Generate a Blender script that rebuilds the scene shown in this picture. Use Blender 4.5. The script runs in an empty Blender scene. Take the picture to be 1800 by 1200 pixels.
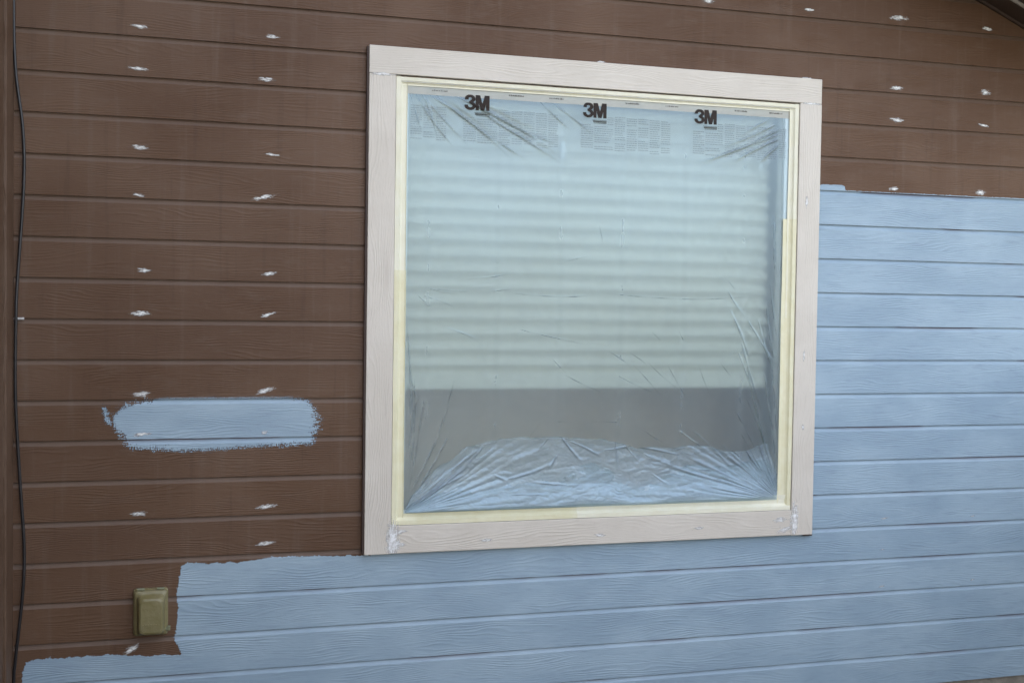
import bpy, bmesh, math, random
import numpy as np
from mathutils import Vector, Matrix, noise

sc = bpy.context.scene
R = math.radians
PI = math.pi
random.seed(7)

# ------------------------------------------------------------------ camera
cam_d = bpy.data.cameras.new('camera'); cam = bpy.data.objects.new('camera', cam_d)
sc.collection.objects.link(cam); sc.camera = cam
cam_d.sensor_fit = 'HORIZONTAL'; cam_d.sensor_width = 36.0
cam_d.lens = 36.0 * 2063.4 / 1800.0
cam_d.clip_start = 0.05; cam_d.clip_end = 1000
fx = [(0.95901361, 0.28331087, -0.00527715),
      (-0.28297522, 0.95851543, 0.03425203),
      (0.0147622, -0.03135486, 0.99939929)]
M4 = Matrix(((fx[0][0], fx[0][2], -fx[0][1], -0.64486),
             (fx[1][0], fx[1][2], -fx[1][1], -3.89783),
             (fx[2][0], fx[2][2], -fx[2][1], 1.77422),
             (0, 0, 0, 1)))
cam.matrix_world = M4

# ------------------------------------------------------------------ sky and sun
SUN_EL, SUN_AZ = R(42), R(20)            # the sun stands behind the house: the wall is in open shade
world = bpy.data.worlds.new('World'); sc.world = world
world.use_nodes = True
wn = world.node_tree
bg = wn.nodes['Background']
sky = wn.nodes.new('ShaderNodeTexSky'); sky.sky_type = 'NISHITA'; sky.sun_disc = False
sky.sun_elevation = SUN_EL; sky.sun_rotation = SUN_AZ
sky.air_density = 1.0; sky.dust_density = 4.0; sky.ozone_density = 1.0
hs = wn.nodes.new('ShaderNodeHueSaturation'); hs.inputs['Saturation'].default_value = 0.46     # thin bright haze over the blue
wn.links.new(sky.outputs[0], hs.inputs['Color']); wn.links.new(hs.outputs[0], bg.inputs[0]); bg.inputs[1].default_value = 0.15
sd_ = Vector((math.sin(SUN_AZ) * math.cos(SUN_EL), math.cos(SUN_AZ) * math.cos(SUN_EL), math.sin(SUN_EL)))
sl = bpy.data.lights.new('sun', 'SUN'); sl.energy = 3.0; sl.angle = R(0.5); sl.color = (1.0, 0.95, 0.88)
so = bpy.data.objects.new('sun', sl); sc.collection.objects.link(so)
so.rotation_euler = (-sd_).to_track_quat('-Z', 'Y').to_euler(); so.location = (3, 8, 9)

sc.view_settings.view_transform = 'Standard'; sc.view_settings.look = 'None'
sc.view_settings.exposure = 2.66; sc.view_settings.gamma = 1.0
sc.render.engine = 'CYCLES'
sc.cycles.use_denoising = True; sc.cycles.denoising_prefilter = 'ACCURATE'
sc.cycles.max_bounces = 14; sc.cycles.transparent_max_bounces = 16

# ------------------------------------------------------------------ helpers
col = sc.collection
def link(o, parent=None):
    col.objects.link(o)
    if parent is not None: o.parent = parent
    return o
def empty(name, loc, label=None, cat=None, group=None):
    o = bpy.data.objects.new(name, None); o.location = loc; o.empty_display_size = 0.1
    link(o); tag(o, label, cat, group); return o
def tag(o, label=None, cat=None, group=None, kind=None):
    if label: o['label'] = label
    if cat: o['category'] = cat
    if group: o['group'] = group
    if kind: o['kind'] = kind
    return o
def mesh_obj(name, verts, faces, mat, parent=None, smooth=False):
    """verts in world coordinates; shifted into the parent's frame"""
    v = np.asarray(verts, dtype=float).reshape(-1, 3)
    if parent is not None:
        v = v - np.array(parent.location)
        p = parent.parent
        while p is not None:
            v = v - np.array(p.location); p = p.parent
    me = bpy.data.meshes.new(name); me.from_pydata(v.tolist(), [], faces)
    if mat: me.materials.append(mat)
    if smooth:
        me.polygons.foreach_set('use_smooth', [True] * len(me.polygons))
    me.update()
    return link(bpy.data.objects.new(name, me), parent)
def bevel_obj(o, w, seg=2):
    m = o.modifiers.new('bevel', 'BEVEL'); m.width = w; m.segments = seg; m.limit_method = 'ANGLE'; m.angle_limit = R(35)
    return o
class MB:
    def __init__(s): s.v = []; s.f = []
    def box(s, x0, x1, y0, y1, z0, z1):
        n = len(s.v)
        s.v += [(x0,y0,z0),(x1,y0,z0),(x1,y1,z0),(x0,y1,z0),(x0,y0,z1),(x1,y0,z1),(x1,y1,z1),(x0,y1,z1)]
        s.f += [(n,n+3,n+2,n+1),(n+4,n+5,n+6,n+7),(n,n+1,n+5,n+4),(n+1,n+2,n+6,n+5),(n+2,n+3,n+7,n+6),(n+3,n,n+4,n+7)]
        return s
    def quad(s, a, b, c, d):
        n = len(s.v); s.v += [a,b,c,d]; s.f.append((n,n+1,n+2,n+3)); return s
    def cyl(s, a, b, r, seg=16, r2=None):
        a = Vector(a); b = Vector(b); d = (b-a).normalized(); r2 = r if r2 is None else r2
        u = d.orthogonal().normalized(); w = d.cross(u); n = len(s.v)
        for p, rr in ((a, r), (b, r2)):
            for i in range(seg):
                t = 2*PI*i/seg; s.v.append(tuple(p + (u*math.cos(t) + w*math.sin(t))*rr))
        for i in range(seg):
            j = (i+1) % seg; s.f.append((n+i, n+j, n+seg+j, n+seg+i))
        s.f.append(tuple(n+i for i in reversed(range(seg)))); s.f.append(tuple(n+seg+i for i in range(seg)))
        return s
    def build(s, name, mat, parent=None, smooth=False): return mesh_obj(name, s.v, s.f, mat, parent, smooth)
def tube(name, pts, r, mat, parent=None, seg=10):
    P_ = [Vector(p) for p in pts]; dense = []
    for i in range(len(P_)-1):                      # Catmull-Rom
        p0 = P_[max(i-1,0)]; p1 = P_[i]; p2 = P_[i+1]; p3 = P_[min(i+2, len(P_)-1)]
        for k in range(8):
            t = k/8; dense.append(0.5*((2*p1)+(-p0+p2)*t+(2*p0-5*p1+4*p2-p3)*t*t+(-p0+3*p1-3*p2+p3)*t**3))
    dense.append(P_[-1]); V = []; F = []
    for i, p in enumerate(dense):
        d = (dense[min(i+1, len(dense)-1)] - dense[max(i-1, 0)]).normalized()
        u = d.cross(Vector((0,1,0))).normalized(); w = d.cross(u)
        for k in range(seg):
            a = 2*PI*k/seg; V.append(tuple(p + (u*math.cos(a)+w*math.sin(a))*r))
    for i in range(len(dense)-1):
        for k in range(seg):
            j = (k+1) % seg; F.append((i*seg+k, i*seg+j, (i+1)*seg+j, (i+1)*seg+k))
    return mesh_obj(name, V, F, mat, parent, True)

# ------------------------------------------------------------------ material tools
class NT:
    def __init__(s, name):
        s.m = bpy.data.materials.new(name); s.m.use_nodes = True; s.t = s.m.node_tree
        s.b = s.t.nodes['Principled BSDF']; s.out = s.t.nodes['Material Output']
    def n(s, typ, **kw):
        nd = s.t.nodes.new(typ)
        for k, v in kw.items(): setattr(nd, k, v)
        return nd
    def set(s, nd, sock, v):
        i = nd.inputs[sock]
        if hasattr(v, 'is_output') or isinstance(v, bpy.types.NodeSocket): s.t.links.new(v, i)
        else:
            if i.type == 'RGBA' and len(v) == 3: v = (*v, 1)
            i.default_value = v
    def math(s, op, a, b=0.0, c=0.0, clamp=False):
        nd = s.n('ShaderNodeMath', operation=op, use_clamp=clamp)
        for i, v in enumerate((a, b, c)): s.set(nd, i, v)
        return nd.outputs[0]
    def mix(s, f, a, b):
        nd = s.n('ShaderNodeMix', data_type='RGBA')
        s.set(nd, 0, f); s.set(nd, 6, a); s.set(nd, 7, b); return nd.outputs[2]
    def pos(s):
        if not hasattr(s, '_p'):
            g = s.n('ShaderNodeNewGeometry'); s._g = g; q = s.n('ShaderNodeSeparateXYZ')
            s.t.links.new(g.outputs['Position'], q.inputs[0]); s._p = (q.outputs[0], q.outputs[1], q.outputs[2])
        return s._p
    def comb(s, x, y, z):
        c = s.n('ShaderNodeCombineXYZ')
        for i, v in enumerate((x, y, z)): s.set(c, i, v)
        return c.outputs[0]
    def noise(s, vec, scale, detail=3.0, rough=0.5, dist=0.0):
        nd = s.n('ShaderNodeTexNoise'); s.set(nd, 'Vector', vec); s.set(nd, 'Scale', scale)
        s.set(nd, 'Detail', detail); s.set(nd, 'Roughness', rough); s.set(nd, 'Distortion', dist)
        return nd.outputs['Fac']
    def ramp(s, v, a, b, c=0.0, d=1.0, smooth=True):
        nd = s.n('ShaderNodeMapRange', interpolation_type='SMOOTHSTEP' if smooth else 'LINEAR')
        for i, x in enumerate((v, a, b, c, d)): s.set(nd, i, x)
        return nd.outputs[0]
    def bump(s, h, dist, strength=1.0, normal=None):
        nd = s.n('ShaderNodeBump'); s.set(nd, 'Height', h); s.set(nd, 'Distance', dist); s.set(nd, 'Strength', strength)
        if normal is not None: s.set(nd, 'Normal', normal)
        return nd.outputs[0]

PITCH = 0.127; ZT = 2.6                   # board pitch; a groove runs at z = ZT - k*PITCH
def grain(nt, along, across, boards=True, freq=760.0):
    """embossed wood grain: cathedral lines in patches, plus fine fibre; returns height"""
    if boards:
        idx = nt.math('FLOOR', nt.math('DIVIDE', nt.math('SUBTRACT', across, ZT), PITCH))
        wn_ = nt.n('ShaderNodeTexWhiteNoise', noise_dimensions='1D'); nt.set(wn_, 'W', idx); rnd = wn_.outputs['Value']
    else: rnd = 0.37
    ox = nt.math('ADD', along, nt.math('MULTIPLY', rnd, 37.0)) if boards else along
    n1 = nt.noise(nt.comb(nt.math('MULTIPLY', ox, 1.7), 0.0, nt.math('MULTIPLY', across, 9.0)), 1.0, 2.0, 0.5)
    n1b = nt.noise(nt.comb(nt.math('MULTIPLY', ox, 14.0), 3.0, nt.math('MULTIPLY', across, 40.0)), 1.0, 2.0, 0.5)
    ph = nt.math('ADD', nt.math('ADD', nt.math('MULTIPLY', across, freq), nt.math('MULTIPLY', n1, 95.0)), nt.math('MULTIPLY', n1b, 5.0))
    line = nt.math('SINE', ph)
    line = nt.math('POWER', nt.math('ADD', nt.math('MULTIPLY', line, 0.5), 0.5), 2.2)
    patch = nt.noise(nt.comb(nt.math('MULTIPLY', ox, 5.0), 7.0, nt.math('MULTIPLY', across, 16.0)), 1.0, 2.0, 0.6)
    amp = nt.ramp(patch, 0.38, 0.66, 0.12, 1.0)
    fib = nt.noise(nt.comb(nt.math('MULTIPLY', ox, 42.0), 1.0, nt.math('MULTIPLY', across, 210.0)), 1.0, 4.0, 0.65)
    h = nt.math('ADD', nt.math('MULTIPLY', line, amp), nt.math('MULTIPLY', fib, 1.1))
    return h, rnd, fib, patch

def mat_siding_brown():
    t = NT('brown_siding_paint'); x, y, z = t.pos()
    h, rnd, fib, patch = grain(t, x, z)
    big = t.noise(t.comb(x, 0.0, z), 1.6, 3, 0.55)
    c = t.mix(t.ramp(big, 0.35, 0.68), (0.090, 0.042, 0.019), (0.130, 0.072, 0.042))
    c = t.mix(t.math('MULTIPLY', rnd, 0.35), c, (0.102, 0.056, 0.036))
    # chalky weathering in small blotches and a few dark scuffs
    sm = t.noise(t.comb(t.math('MULTIPLY', x, 9.0), 5.0, t.math('MULTIPLY', z, 26.0)), 1.0, 4, 0.65)
    c = t.mix(t.ramp(sm, 0.5, 0.75, 0.0, 0.35), c, (0.135, 0.088, 0.062))
    sp = t.noise(t.comb(t.math('MULTIPLY', x, 60.0), 9.0, t.math('MULTIPLY', z, 90.0)), 1.0, 2, 0.5)
    c = t.mix(t.ramp(sp, 0.73, 0.80, 0.0, 0.55), c, (0.035, 0.022, 0.018))
    wt = t.noise(t.comb(t.math('MULTIPLY', x, 26.0), 4.0, t.math('MULTIPLY', z, 1.8)), 1.0, 3, 0.6)       # faint water runs and dust
    c = t.mix(t.ramp(wt, 0.52, 0.74, 0.0, 0.30), c, (0.150, 0.105, 0.078))
    c = t.mix(t.ramp(wt, 0.30, 0.44, 0.30, 0.0), c, (0.062, 0.030, 0.017))
    # the bevelled top of every board is mixed paler and greyer
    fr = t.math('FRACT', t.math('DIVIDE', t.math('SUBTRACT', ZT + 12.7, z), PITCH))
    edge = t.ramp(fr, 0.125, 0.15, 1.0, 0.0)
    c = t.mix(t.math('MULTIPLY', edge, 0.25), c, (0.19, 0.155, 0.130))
    t.set(t.b, 'Base Color', c); t.set(t.b, 'Roughness', t.ramp(fib, 0.3, 0.7, 0.48, 0.65))
    t.set(t.b, 'Specular IOR Level', 0.34)
    t.set(t.b, 'Normal', t.bump(h, 0.0011, 0.55)); return t.m
def mat_coat(feather=False):
    t = NT('pale_blue_paint'); x, y, z = t.pos()
    if feather: t.set(t.b, 'Alpha', t.n('ShaderNodeAttribute', attribute_name='cover').outputs['Fac'])
    h, rnd, fib, patch = grain(t, x, z)
    roll = t.noise(t.comb(t.math('MULTIPLY', x, 2.2), 0.0, t.math('MULTIPLY', z, 5.0)), 1.0, 4, 0.6)
    c = t.mix(t.ramp(roll, 0.36, 0.66), (0.256, 0.346, 0.428), (0.318, 0.415, 0.494))
    st = t.noise(t.comb(t.math('MULTIPLY', x, 11.0), 2.0, t.math('MULTIPLY', z, 90.0)), 1.0, 3, 0.6)
    c = t.mix(t.ramp(st, 0.48, 0.78, 0.0, 0.48), c, (0.205, 0.265, 0.350))
    # thin coverage: old brown shows in the seams of some boards
    fr = t.math('FRACT', t.math('DIVIDE', t.math('SUBTRACT', ZT + 12.7, z), PITCH))
    thin = t.noise(t.comb(t.math('MULTIPLY', x, 2.0), 11.0, t.math('MULTIPLY', z, 7.0)), 1.0, 2, 0.5)
    ed = t.math('MULTIPLY', t.ramp(fr, 0.035, 0.13, 1.0, 0.0), t.ramp(thin, 0.5, 0.64, 0.0, 0.55))
    c = t.mix(ed, c, (0.165, 0.160, 0.200))
    seam = t.math('MULTIPLY', t.ramp(fr, 0.022, 0.034, 1.0, 0.0), t.ramp(thin, 0.54, 0.58, 0.0, 0.95))
    c = t.mix(seam, c, (0.07, 0.04, 0.035))
    t.set(t.b, 'Base Color', c); t.set(t.b, 'Roughness', 0.42); t.set(t.b, 'Specular IOR Level', 0.45)
    t.set(t.b, 'Normal', t.bump(h, 0.0011, 0.58)); return t.m
def mat_wood(name, base, alt, along='x', freq=500.0, strength=0.7, rough=0.6):
    t = NT(name); x, y, z = t.pos()
    if along == 'x': h, r_, fib, p_ = grain(t, x, z, False, freq)
    else: h, r_, fib, p_ = grain(t, z, t.math('ADD', x, y), False, freq)
    n_ = t.noise(t.comb(x, y, z), 5.0, 4, 0.6)
    c = t.mix(t.ramp(n_, 0.35, 0.65), base, alt)
    c = t.mix(t.ramp(fib, 0.3, 0.42, 0.22, 0.0), c, tuple(v*0.6 for v in base))
    t.set(t.b, 'Base Color', c); t.set(t.b, 'Roughness', rough)
    t.set(t.b, 'Normal', t.bump(h, 0.0012, strength)); return t.m
def mat_plain(name, c1, c2, scale=8.0, rough=0.5, bump=0.0, metal=0.0, bscale=60.0):
    t = NT(name); x, y, z = t.pos()
    n_ = t.noise(t.comb(x, y, z), scale, 4, 0.6)
    t.set(t.b, 'Base Color', t.mix(t.ramp(n_, 0.35, 0.65), c1, c2)); t.set(t.b, 'Roughness', rough); t.set(t.b, 'Metallic', metal)
    if bump:
        t.set(t.b, 'Normal', t.bump(t.noise(t.comb(x, y, z), bscale, 4, 0.6), bump, 1.0))
    return t.m
def mat_filler():
    t = NT('white_filler'); x, y, z = t.pos()
    n_ = t.noise(t.comb(t.math('MULTIPLY', x, 90.0), y, t.math('MULTIPLY', z, 240.0)), 1.0, 3, 0.6)
    t.set(t.b, 'Base Color', t.mix(t.ramp(n_, 0.36, 0.56), (0.36, 0.33, 0.31), (0.80, 0.79, 0.77))); t.set(t.b, 'Roughness', 0.75)
    t.set(t.b, 'Normal', t.bump(n_, 0.001, 0.8)); t.set(t.b, 'Alpha', t.n('ShaderNodeAttribute', attribute_name='cover').outputs['Fac']); return t.m
def mat_smear():
    t = NT('thin_white_filler'); x, y, z = t.pos()
    n_ = t.noise(t.comb(t.math('MULTIPLY', x, 70.0), y, t.math('MULTIPLY', z, 90.0)), 1.0, 4, 0.65)
    t.set(t.b, 'Base Color', t.mix(t.ramp(n_, 0.38, 0.62), (0.56, 0.54, 0.52), (0.84, 0.84, 0.84))); t.set(t.b, 'Roughness', 0.75)
    t.set(t.b, 'Normal', t.bump(n_, 0.001, 0.5)); t.set(t.b, 'Alpha', t.n('ShaderNodeAttribute', attribute_name='cover').outputs['Fac']); return t.m
def mat_tape(name, c1, c2):
    t = NT(name); x, y, z = t.pos()
    n_ = t.noise(t.comb(x, y, z), 22.0, 4, 0.6)
    cr = t.noise(t.comb(x, y, z), 260.0, 3, 0.6)          # crepe of the paper
    t.set(t.b, 'Base Color', t.mix(t.ramp(n_, 0.3, 0.7), c1, c2)); t.set(t.b, 'Roughness', 0.62)
    t.set(t.b, 'Subsurface Weight', 0.0)
    t.set(t.b, 'Normal', t.bump(cr, 0.0006, 0.6)); return t.m
def mat_film(name, veil, gloss, rough, tint, fine=0.35, creases=True):
    t = NT(name); x, y, z = t.pos(); t.t.nodes.remove(t.b)
    n1 = t.noise(t.comb(t.math('MULTIPLY', x, 1.0), y, z), 9.0, 4, 0.6, 0.8)
    n2 = t.noise(t.comb(t.math('MULTIPLY', x, 1.0), y, z), 60.0, 3, 0.6, 0.5)
    nb = t.bump(t.math('ADD', t.math('MULTIPLY', n1, 1.0), t.math('MULTIPLY', n2, fine)), 0.0012, 0.5)
    tr = t.n('ShaderNodeBsdfTransparent')
    ca = t.n('ShaderNodeAttribute', attribute_name='crease_shade')          # folds tinted darker: doubled plastic, and dark reflections painted in
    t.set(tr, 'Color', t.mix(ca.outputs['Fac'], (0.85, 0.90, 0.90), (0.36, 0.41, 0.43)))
    df = t.n('ShaderNodeBsdfDiffuse'); t.set(df, 'Color', tint); t.set(df, 'Normal', nb)
    tl = t.n('ShaderNodeBsdfTranslucent'); t.set(tl, 'Color', tint); t.set(tl, 'Normal', nb)
    gl = t.n('ShaderNodeBsdfGlossy'); t.set(gl, 'Color', (0.62, 0.82, 0.97)); t.set(gl, 'Roughness', rough); t.set(gl, 'Normal', nb)
    def ms(f, a, b):
        m = t.n('ShaderNodeMixShader'); t.set(m, 0, f); t.t.links.new(a, m.inputs[1]); t.t.links.new(b, m.inputs[2]); return m.outputs[0]
    soft = ms(0.35, df.outputs[0], tl.outputs[0])
    v = t.ramp(n1, 0.3, 0.7, veil*0.92, veil*1.08)
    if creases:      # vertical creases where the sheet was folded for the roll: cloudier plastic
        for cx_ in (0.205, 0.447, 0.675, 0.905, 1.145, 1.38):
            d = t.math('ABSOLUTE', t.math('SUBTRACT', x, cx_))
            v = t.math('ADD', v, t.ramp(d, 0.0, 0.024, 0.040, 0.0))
    if not creases and name != 'edge_band':
        ta = t.n('ShaderNodeAttribute', attribute_name='thick').outputs['Fac']
        v = t.math('MULTIPLY', v, ta); gloss = t.math('MULTIPLY', gloss, ta)
    body = ms(v, tr.outputs[0], soft)
    fin = ms(gloss, body, gl.outputs[0])
    t.t.links.new(fin, t.out.inputs[0]); return t.m
def mat_glass():
    # obscured by spray mist and film haze: a straight but softly scattering pane
    t = NT('hazy_window_glass'); t.t.nodes.remove(t.b)
    rf = t.n('ShaderNodeBsdfRefraction'); t.set(rf, 'Color', (0.97, 0.985, 0.98)); t.set(rf, 'Roughness', 0.36); t.set(rf, 'IOR', 1.45)
    t.t.links.new(rf.outputs[0], t.out.inputs[0]); return t.m

M = dict(
    brown=mat_siding_brown(), coat=mat_coat(), swatch=mat_coat(True), filler=mat_filler(),
    smear=mat_smear(),
    trim_h=mat_wood('beige_trim_horizontal', (0.575, 0.520, 0.452), (0.615, 0.56, 0.492), 'x', 620.0, 0.5, 0.5),
    trim_v=mat_wood('beige_trim_vertical', (0.575, 0.520, 0.452), (0.615, 0.56, 0.492), 'z', 520.0, 0.6, 0.5),
    board_v=mat_wood('brown_board_vertical', (0.085, 0.042, 0.020), (0.11, 0.062, 0.036), 'z', 420.0, 0.8, 0.65),
    fence=mat_wood('blocker_fence_wood', (0.12, 0.11, 0.10), (0.16, 0.15, 0.14), 'z', 300.0, 0.8, 0.8),
    eave=mat_wood('dark_eave_paint', (0.046, 0.027, 0.021), (0.060, 0.036, 0.028), 'x', 400.0, 0.4, 0.6),
    tape=mat_tape('masking_tape', (0.735, 0.70, 0.54), (0.765, 0.735, 0.60)),
    tape_y=mat_tape('masking_tape_yellower', (0.69, 0.64, 0.43), (0.73, 0.69, 0.50)),
    vinyl=mat_plain('vinyl_frame', (0.76, 0.75, 0.72), (0.80, 0.79, 0.76), 6, 0.4),
    liner=mat_plain('window_reveal_shaded', (0.10, 0.12, 0.115), (0.13, 0.15, 0.14), 6, 0.5),  # base colour darkened to carry the shade inside the opening
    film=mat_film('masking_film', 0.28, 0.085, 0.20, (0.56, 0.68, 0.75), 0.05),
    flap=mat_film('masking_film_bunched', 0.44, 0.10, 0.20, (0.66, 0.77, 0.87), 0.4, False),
    band=mat_film('edge_band', 0.80, 0.05, 0.3, (0.66, 0.60, 0.50), 0.12, False),
    ink=mat_plain('dark_ink', (0.020, 0.014, 0.011), (0.03, 0.02, 0.016), 30, 0.85),
    ink2=mat_plain('grey_ink', (0.24, 0.29, 0.32), (0.29, 0.34, 0.37), 30, 0.6),
    glass=mat_glass(),
    white=mat_plain('white_plastic', (0.85, 0.84, 0.78), (0.88, 0.87, 0.82), 20, 0.4),
    blind=mat_plain('blind_slat', (0.82, 0.77, 0.64), (0.85, 0.80, 0.67), 5, 0.45),
    cable=mat_plain('black_cable', (0.012, 0.011, 0.013), (0.02, 0.018, 0.02), 30, 0.35),
    metal=mat_plain('zinc', (0.55, 0.55, 0.56), (0.65, 0.65, 0.66), 50, 0.35, 0, 0.8),
    cover=mat_plain('olive_plastic', (0.180, 0.152, 0.065), (0.21, 0.18, 0.09), 25, 0.33, 0.0012),
    cover_edge=mat_plain('pale_olive_plastic', (0.17, 0.175, 0.10), (0.20, 0.20, 0.12), 40, 0.4),
    drip=mat_plain('drip_edge_metal', (0.30, 0.27, 0.25), (0.36, 0.33, 0.31), 20, 0.4),
    roof=mat_plain('shingle', (0.05, 0.045, 0.04), (0.08, 0.07, 0.065), 30, 0.85, 0.004, 0, 40),
    concrete=mat_plain('foundation_concrete', (0.20, 0.18, 0.15), (0.28, 0.25, 0.21), 12, 0.9, 0.003),
    ground=mat_plain('ground_gravelly_grass', (0.065, 0.07, 0.04), (0.10, 0.10, 0.065), 3, 0.95, 0.01, 0, 30),
    room=mat_plain('room_plaster', (0.84, 0.60, 0.42), (0.86, 0.63, 0.45), 2, 0.8),
)
# ------------------------------------------------------------------ ground
g = mesh_obj('ground', [(-150,-150,0),(150,-150,0),(150,150,0),(-150,150,0)], [(0,1,2,3)], M['ground']); tag(g, kind='structure')

# ------------------------------------------------------------------ siding wall
wall = empty('siding_wall', (1.0, 0.0, 0.0), 'wall of horizontal embossed boards, brown above and freshly painted pale blue below', 'wall')
XL, XR = -1.0956, 4.6
HX0, HX1, HZ0, HZ1 = 0.045, 1.640, 0.975, 2.575        # rough opening
prof = []                                                # one board: (z below groove, y)
GR = [(0.0, 0.0), (0.0, 0.0075), (-0.0028, 0.0078), (-0.0175, 0.0), (-PITCH, 0.0)]
def prof_segments(zlo, zhi):
    """list of planar strips (z_top, y_top, z_bot, y_bot) between two heights"""
    out = []
    k = math.floor((ZT - zhi) / PITCH) - 1
    while ZT - k*PITCH > zlo - 1e-6:
        z0 = ZT - k*PITCH
        for (a, ya), (b, yb) in zip(GR[:-1], GR[1:]):
            zt, zb = z0 + a, z0 + b
            if zt <= zlo or zb >= zhi: continue
            if abs(zt-zb) < 1e-9: out.append((zt, ya, zb, yb)); continue
            t0 = 0.0; t1 = 1.0
            if zt > zhi: t0 = (zt-zhi)/(zt-zb)
            if zb < zlo: t1 = (zt-zlo)/(zt-zb)
            out.append((zt+(zb-zt)*t0, ya+(yb-ya)*t0, zt+(zb-zt)*t1, ya+(yb-ya)*t1))
        k += 1
    return out
ZBOT, ZTOP = ZT - 18*PITCH + 0.004, 4.9
mb = MB()
for (x0, x1, za, zb) in ((XL, XR, HZ1, ZTOP), (XL, HX0, HZ0, HZ1), (HX1, XR, HZ0, HZ1), (XL, XR, ZBOT, HZ0)):
    for (zt, yt, zl, yl) in prof_segments(za, zb):
        mb.quad((x0, yl, zl), (x1, yl, zl), (x1, yt, zt), (x0, yt, zt))
mb.box(XL, XR, 0.0085, 0.03, HZ1, ZTOP); mb.box(XL, HX0, 0.0085, 0.03, HZ0, HZ1); mb.box(HX1, XR, 0.0085, 0.03, HZ0, HZ1); mb.box(XL, XR, 0.0085, 0.03, ZBOT, HZ0)
mb.quad((XL, 0, ZBOT), (XL, 0.0085, ZBOT), (XR, 0.0085, ZBOT), (XR, 0, ZBOT))
sid = mb.build('siding', M['brown'], wall)
EA, EZ, ES = 2.397, 2.975, -0.42                          # rake line on the wall: z = EZ + ES*(x-EA)
bm = bmesh.new(); bm.from_mesh(sid.data)
nrm = Vector((-ES, 0, 1)).normalized()
bmesh.ops.bisect_plane(bm, geom=bm.verts[:]+bm.edges[:]+bm.faces[:], plane_co=Vector((EA-1.0, 0, EZ+0.02)), plane_no=nrm, clear_outer=True)
bm.to_mesh(sid.data); bm.free()

AL = []
def alpha_attr(o):
    at = o.data.attributes.new('cover', 'FLOAT', 'POINT'); at.data.foreach_set('value', np.repeat(np.array(AL, dtype='f'), 4)); return o
# ---- coats of paint: quadtree over the board faces, ragged edge from noise
def sdf_poly(px, pz, poly):
    d = 1e9; inside = False; n = len(poly); j = n-1
    for i in range(n):
        ax, az = poly[j]; bx, bz = poly[i]
        ex, ez = bx-ax, bz-az; wx, wz = px-ax, pz-az
        t = max(0.0, min(1.0, (wx*ex+wz*ez)/(ex*ex+ez*ez+1e-12)))
        dx, dz = wx-ex*t, wz-ez*t; d = min(d, dx*dx+dz*dz)
        if (az > pz) != (bz > pz) and px < (bx-ax)*(pz-az)/(bz-az)+ax: inside = not inside
        j = i
    d = math.sqrt(d); return -d if inside else d
def fn_noise(x, z, sx, sz, seed): return noise.noise(Vector((x*sx, seed, z*sz)))
def coat_mesh(f, maxamp, x0, x1, zlo, zhi, off, start=0.032, fine=0.002, soft=0.0):
    V = []; F = []; AL.clear()
    def emit(xa, xb, za, zb, seg, al=1.0):
        AL.append(al)
        zt, yt, zl, yl = seg
        def yy(z): return yt + (yl-yt)*((zt-z)/(zt-zl)) - off
        n = len(V); V.extend([(xa, yy(za), za), (xb, yy(za), za), (xb, yy(zb), zb), (xa, yy(zb), zb)]); F.append((n, n+1, n+2, n+3))
    def rec(xa, xb, za, zb, seg):
        cx, cz = (xa+xb)/2, (za+zb)/2; w, h = xb-xa, zb-za
        s = f(cx, cz, False); r = 0.5*math.hypot(w, h)
        if s > r+maxamp: return
        if s < -r-maxamp: emit(xa, xb, za, zb, seg); return
        if max(w, h) <= fine*1.05:
            v = f(cx, cz, True)
            if v < soft: emit(xa, xb, za, zb, seg, min(1.0, max(0.0, (soft-v)/(2*soft))) if soft else 1.0)
            return
        xs = [xa, cx, xb] if w > fine*1.05 else [xa, xb]; zs = [za, cz, zb] if h > fine*1.05 else [za, zb]
        for i in range(len(xs)-1):
            for j in range(len(zs)-1): rec(xs[i], xs[i+1], zs[j], zs[j+1], seg)
    for seg in prof_segments(zlo, zhi):
        zt, yt, zl, yl = seg
        if abs(zt-zl) < 1e-6: continue
        n = max(1, int((x1-x0)/start))
        m = max(1, int((zt-zl)/start))
        for i in range(n):
            for j in range(m):
                rec(x0+(x1-x0)*i/n, x0+(x1-x0)*(i+1)/n, zl+(zt-zl)*j/m, zl+(zt-zl)*(j+1)/m, seg)
    return V, F
G3 = ZT - 3*PITCH
big = [(4.6, G3+0.002), (2.5, G3+0.003), (1.806, G3+0.002), (1.803, G3+0.017), (1.790, G3+0.022), (1.715, G3+0.021), (1.66, G3+0.012), (1.66, 0.95), (0.02, 0.95), (0.02, 0.925), (-0.08, 0.926),
       (-0.24, 0.934), (-0.32, 0.934), (-0.41, 0.921), (-0.50, 0.922), (-0.575, 0.927), (-0.590, 0.918), (-0.598, 0.87), (-0.6045, 0.8256), (-0.600, 0.79), (-0.6004, 0.7332),
       (-0.606, 0.71), (-0.612, 0.6876), (-0.604, 0.66), (-0.594, 0.634), (-0.70, 0.634), (-0.80, 0.648), (-0.93, 0.643), (-1.03, 0.650), (-1.055, 0.640), (-1.064, 0.610), (-1.066, 0.30), (4.6, 0.30)]
def f_big(x, z, full):
    s = sdf_poly(x, z, big)
    if not full: return s
    a = 0.0035 if z < 1.5 else 0.0012
    return s + a*(fn_noise(x, z, 90, 160, 1.0) + 0.8*fn_noise(x, z, 300, 420, 2.0)) + (0.006*fn_noise(x, z, 16, 16, 5.0) + 0.004*fn_noise(x, z, 45, 45, 6.0))*(1 if z < 1.5 else 0.15)
V, F = coat_mesh(f_big, 0.014, -1.10, 4.6, ZBOT, 2.26, 0.0007)
mesh_obj('paint_coat', V, F, M['coat'], wall)
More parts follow.
